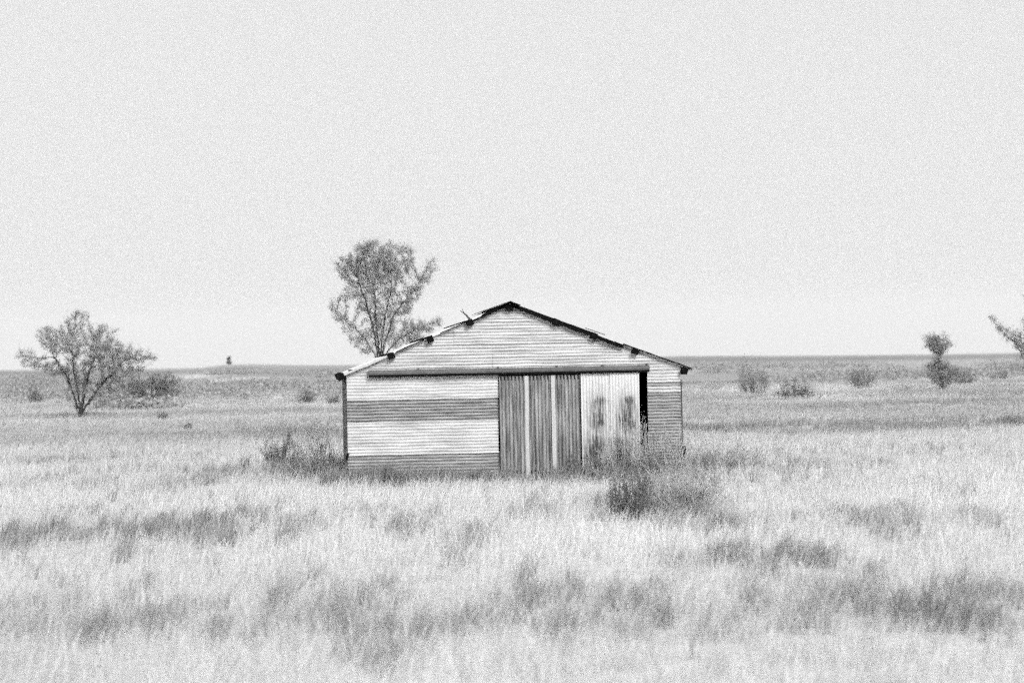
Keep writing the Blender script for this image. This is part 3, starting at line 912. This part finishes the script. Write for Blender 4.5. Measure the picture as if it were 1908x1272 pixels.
def shrub(label, px, py, w, h, dark=True, group='scrub bushes around the shed', leaf=0.06, n=2600, fuzzy=1.0, up=1.0):
    base = ground_at(px, py); sc_ = F / base.y
    ww_, hh_ = w / sc_, h / sc_
    root = empty('shrub', base)
    tag(root, label, 'shrub', group)
    st = MB(); lp = []
    ns = 46
    hh_ *= 1.18
    for k in range(ns):
        u = random.uniform(-1, 1); vv = random.uniform(-1, 1)
        rr = math.sqrt(max(0.02, 1 - min(1, u * u * .9)))
        e = Vector((u * ww_ * .5, vv * ww_ * .4, hh_ * (0.45 + .6 * random.random()) * rr))
        s_ = Vector((u * ww_ * .22, vv * ww_ * .18, -.03))
        pts = wob(s_, e, 4, .16)
        st.tube(pts, [.012, .010, .008, .006, .003], 3)
        for _ in range(4):
            a = pts[random.randint(1, 4)]
            b_ = a + Vector((random.gauss(0, .10) * ww_ * .6, random.gauss(0, .1) * ww_ * .5, abs(random.gauss(.12, .12)) * hh_ * 1.2 * up))
            st.tube([a, a.lerp(b_, .5), b_], [.006, .005, .003], 3)
            for _ in range(max(1, n // (ns * 4))):
                q_ = a.lerp(b_, random.random() * 1.1)
                lp.append((q_.x + random.gauss(0, .05) * ww_ * .5, q_.y + random.gauss(0, .06) * ww_ * .5, max(.02, q_.z + random.gauss(0, .06) * hh_)))
    st.build('stem', M['twig' if dark else 'dry_stalk'], root)
    leaf_mesh('foliage', lp, leaf, M['leaf_dark' if dark else 'leaf_mid'], root, aspect=.35)
    return root

near = [
 ('dark rounded bush standing apart left of the shed', 526, 868, 84, 46, True, 2600),
 ('tall feathery dry brush against the left corner of the shed', 598, 893, 125, 88, False, 1700),
 ('low dark weedy bush at the foot of the left shed wall', 712, 903, 80, 24, True, 1600),
 ('small sparse bush at the wall foot halfway to the doors', 812, 898, 46, 28, False, 1000),
 ('small dark bush at the wall foot just left of the rusty doors', 878, 896, 56, 32, True, 1200),
 ('low dry bush in front of the middle rusty door sheet', 985, 900, 70, 24, False, 1200),
 ('dark round bush at the foot of the third rusty door sheet', 1092, 897, 96, 46, True, 3200),
 ('tall dry brush in front of the pale rust stained door', 1160, 893, 130, 92, False, 3000),
 ('tall dry brush hiding the foot of the right shed corner', 1245, 890, 140, 78, False, 3300),
 ('spreading dry brush just right of the shed corner', 1345, 884, 130, 56, False, 3400),
 ('dark loose bush out in the grass before the pale door', 1180, 968, 105, 84, True, 2600),
 ('wide ragged bush in the grass before the right shed corner', 1288, 955, 130, 76, False, 3800),
]
for (lb, px, py, w, h, dkk, n) in near:
    shrub(lb, px, py, w, h, dkk, n=n, leaf=.045)
far = [
 ('large dark bush right of the shed on the plain', 1402, 737, 66, 50, True, 2200),
 ('low rounded bush nearer than its dark neighbour on the plain', 1482, 744, 66, 30, True, 1800),
 ('small grey bush nearest the right roof eave', 1328, 728, 50, 20, False, 800),
 ('flat grey bush midway between shed and round topped tree', 1606, 723, 60, 34, True, 1300),
 ('tiny low bush left of the round topped tree', 1690, 731, 40, 14, False, 500),
 ('dark bush close beside the round topped tree on its right', 1800, 717, 46, 24, True, 1000),
 ('small bush between the round topped tree and the frame edge', 1862, 708, 34, 16, True, 600),
 ('dark bush left of the wide open tree near the frame edge', 66, 750, 34, 34, True, 900),
 ('small dark bush alone left of the shed wall', 570, 752, 40, 22, True, 900),
 ('low bush just touching the left shed wall in the distance', 622, 752, 30, 12, True, 500),
 ('little dark bush in the pale grass below the small leaning tree', 303, 784, 22, 14, True, 500),
 ('tiny dark tuft bush alone in the pale field', 350, 799, 16, 8, True, 300),
]
for (lb, px, py, w, h, dkk, n) in far:
    shrub(lb, px, py, w, h, dkk, group='scrub bushes on the far plain', n=n, leaf=.12)

print('T scrub', time.time() - T0)
# far scrub belts: one mass of low brush nobody could count
def scrub_belt():
    P = []
    zones = [(60,728,110,26,340),(215,735,90,20,260),(330,728,70,16,200),(500,722,130,9,360),(620,728,60,14,160),(420,735,60,8,90),(90,705,120,8,200),(420,690,70,3,140),(600,697,60,8,120),
             (1340,690,60,8,80),(1500,684,200,6,160),(1700,700,150,9,120),(1880,690,60,14,120),(1560,705,120,8,90),(250,762,60,3,70)]
    for (px, py, rx, ry, n) in zones:
        for _ in range(int(n * .7)):
            x_ = random.gauss(px, rx * .55); y_ = random.gauss(py, ry * .5)
            if y_ < eye_y(x_) + 4: y_ = eye_y(x_) + 4 + random.random() * 4
            if 655 < x_ < 1262: continue
            b = ground_at(x_, y_)
            s = random.uniform(.5, 1.25)
            m_ = 26
            q_ = rng.normal(size=(m_, 3)) * np.array([.9 * s, .8 * s, .30 * s]) + np.array([b.x, b.y, b.z + .35 * s])
            q_[:, 2] = np.maximum(q_[:, 2], b.z + .02)
            P.append(q_)
    P = np.concatenate(P)
    o = leaf_mesh('distant_scrub', P, .34, M['leaf_far'], None, aspect=.6)
    tag(o, 'belts of low grey brush across the far plain', 'scrub', kind='stuff')
scrub_belt()

print('T gap', time.time() - T0)
# dry weed stalks standing in the door gap
def gap_weed():
    X, Z = B(1199, 800)
    base = A0 + tx * X + nx * (-0.02); base.z = A0.z
    root = empty('dry_weed', base, THETA)
    tag(root, 'pale dry weed stalks standing in the black door gap', 'weed')
    st = MB(); lv = []
    for k in range(11):
        x = random.uniform(-.08, .08); h = random.uniform(.7, 1.3)
        e = Vector((x + random.uniform(-.05, .06), random.uniform(-.05, .05), h))
        pts = wob((x * .5, random.uniform(-.03, .03), 0), e, 5, .07)
        st.tube(pts, [.010, .009, .008, .006, .005, .003], 4)
        for _ in range(5):
            a = pts[random.randint(2, 5)]
            b_ = a + Vector((random.choice((-1, 1)) * random.uniform(.02, .07), random.uniform(-.03, .03), random.uniform(.05, .12)))
            st.tube([a, b_], [.006, .003], 3)
            for _ in range(5):
                q_ = a.lerp(b_, random.uniform(.3, 1.2)); lv.append((q_.x + random.gauss(0, .01), q_.y, q_.z))
    st.build('stem', M['batten'], root)
    leaf_mesh('foliage', lv, .03, M['leaf_mid'], root)  # seed heads on the stalks, made with the leaf helper
gap_weed()
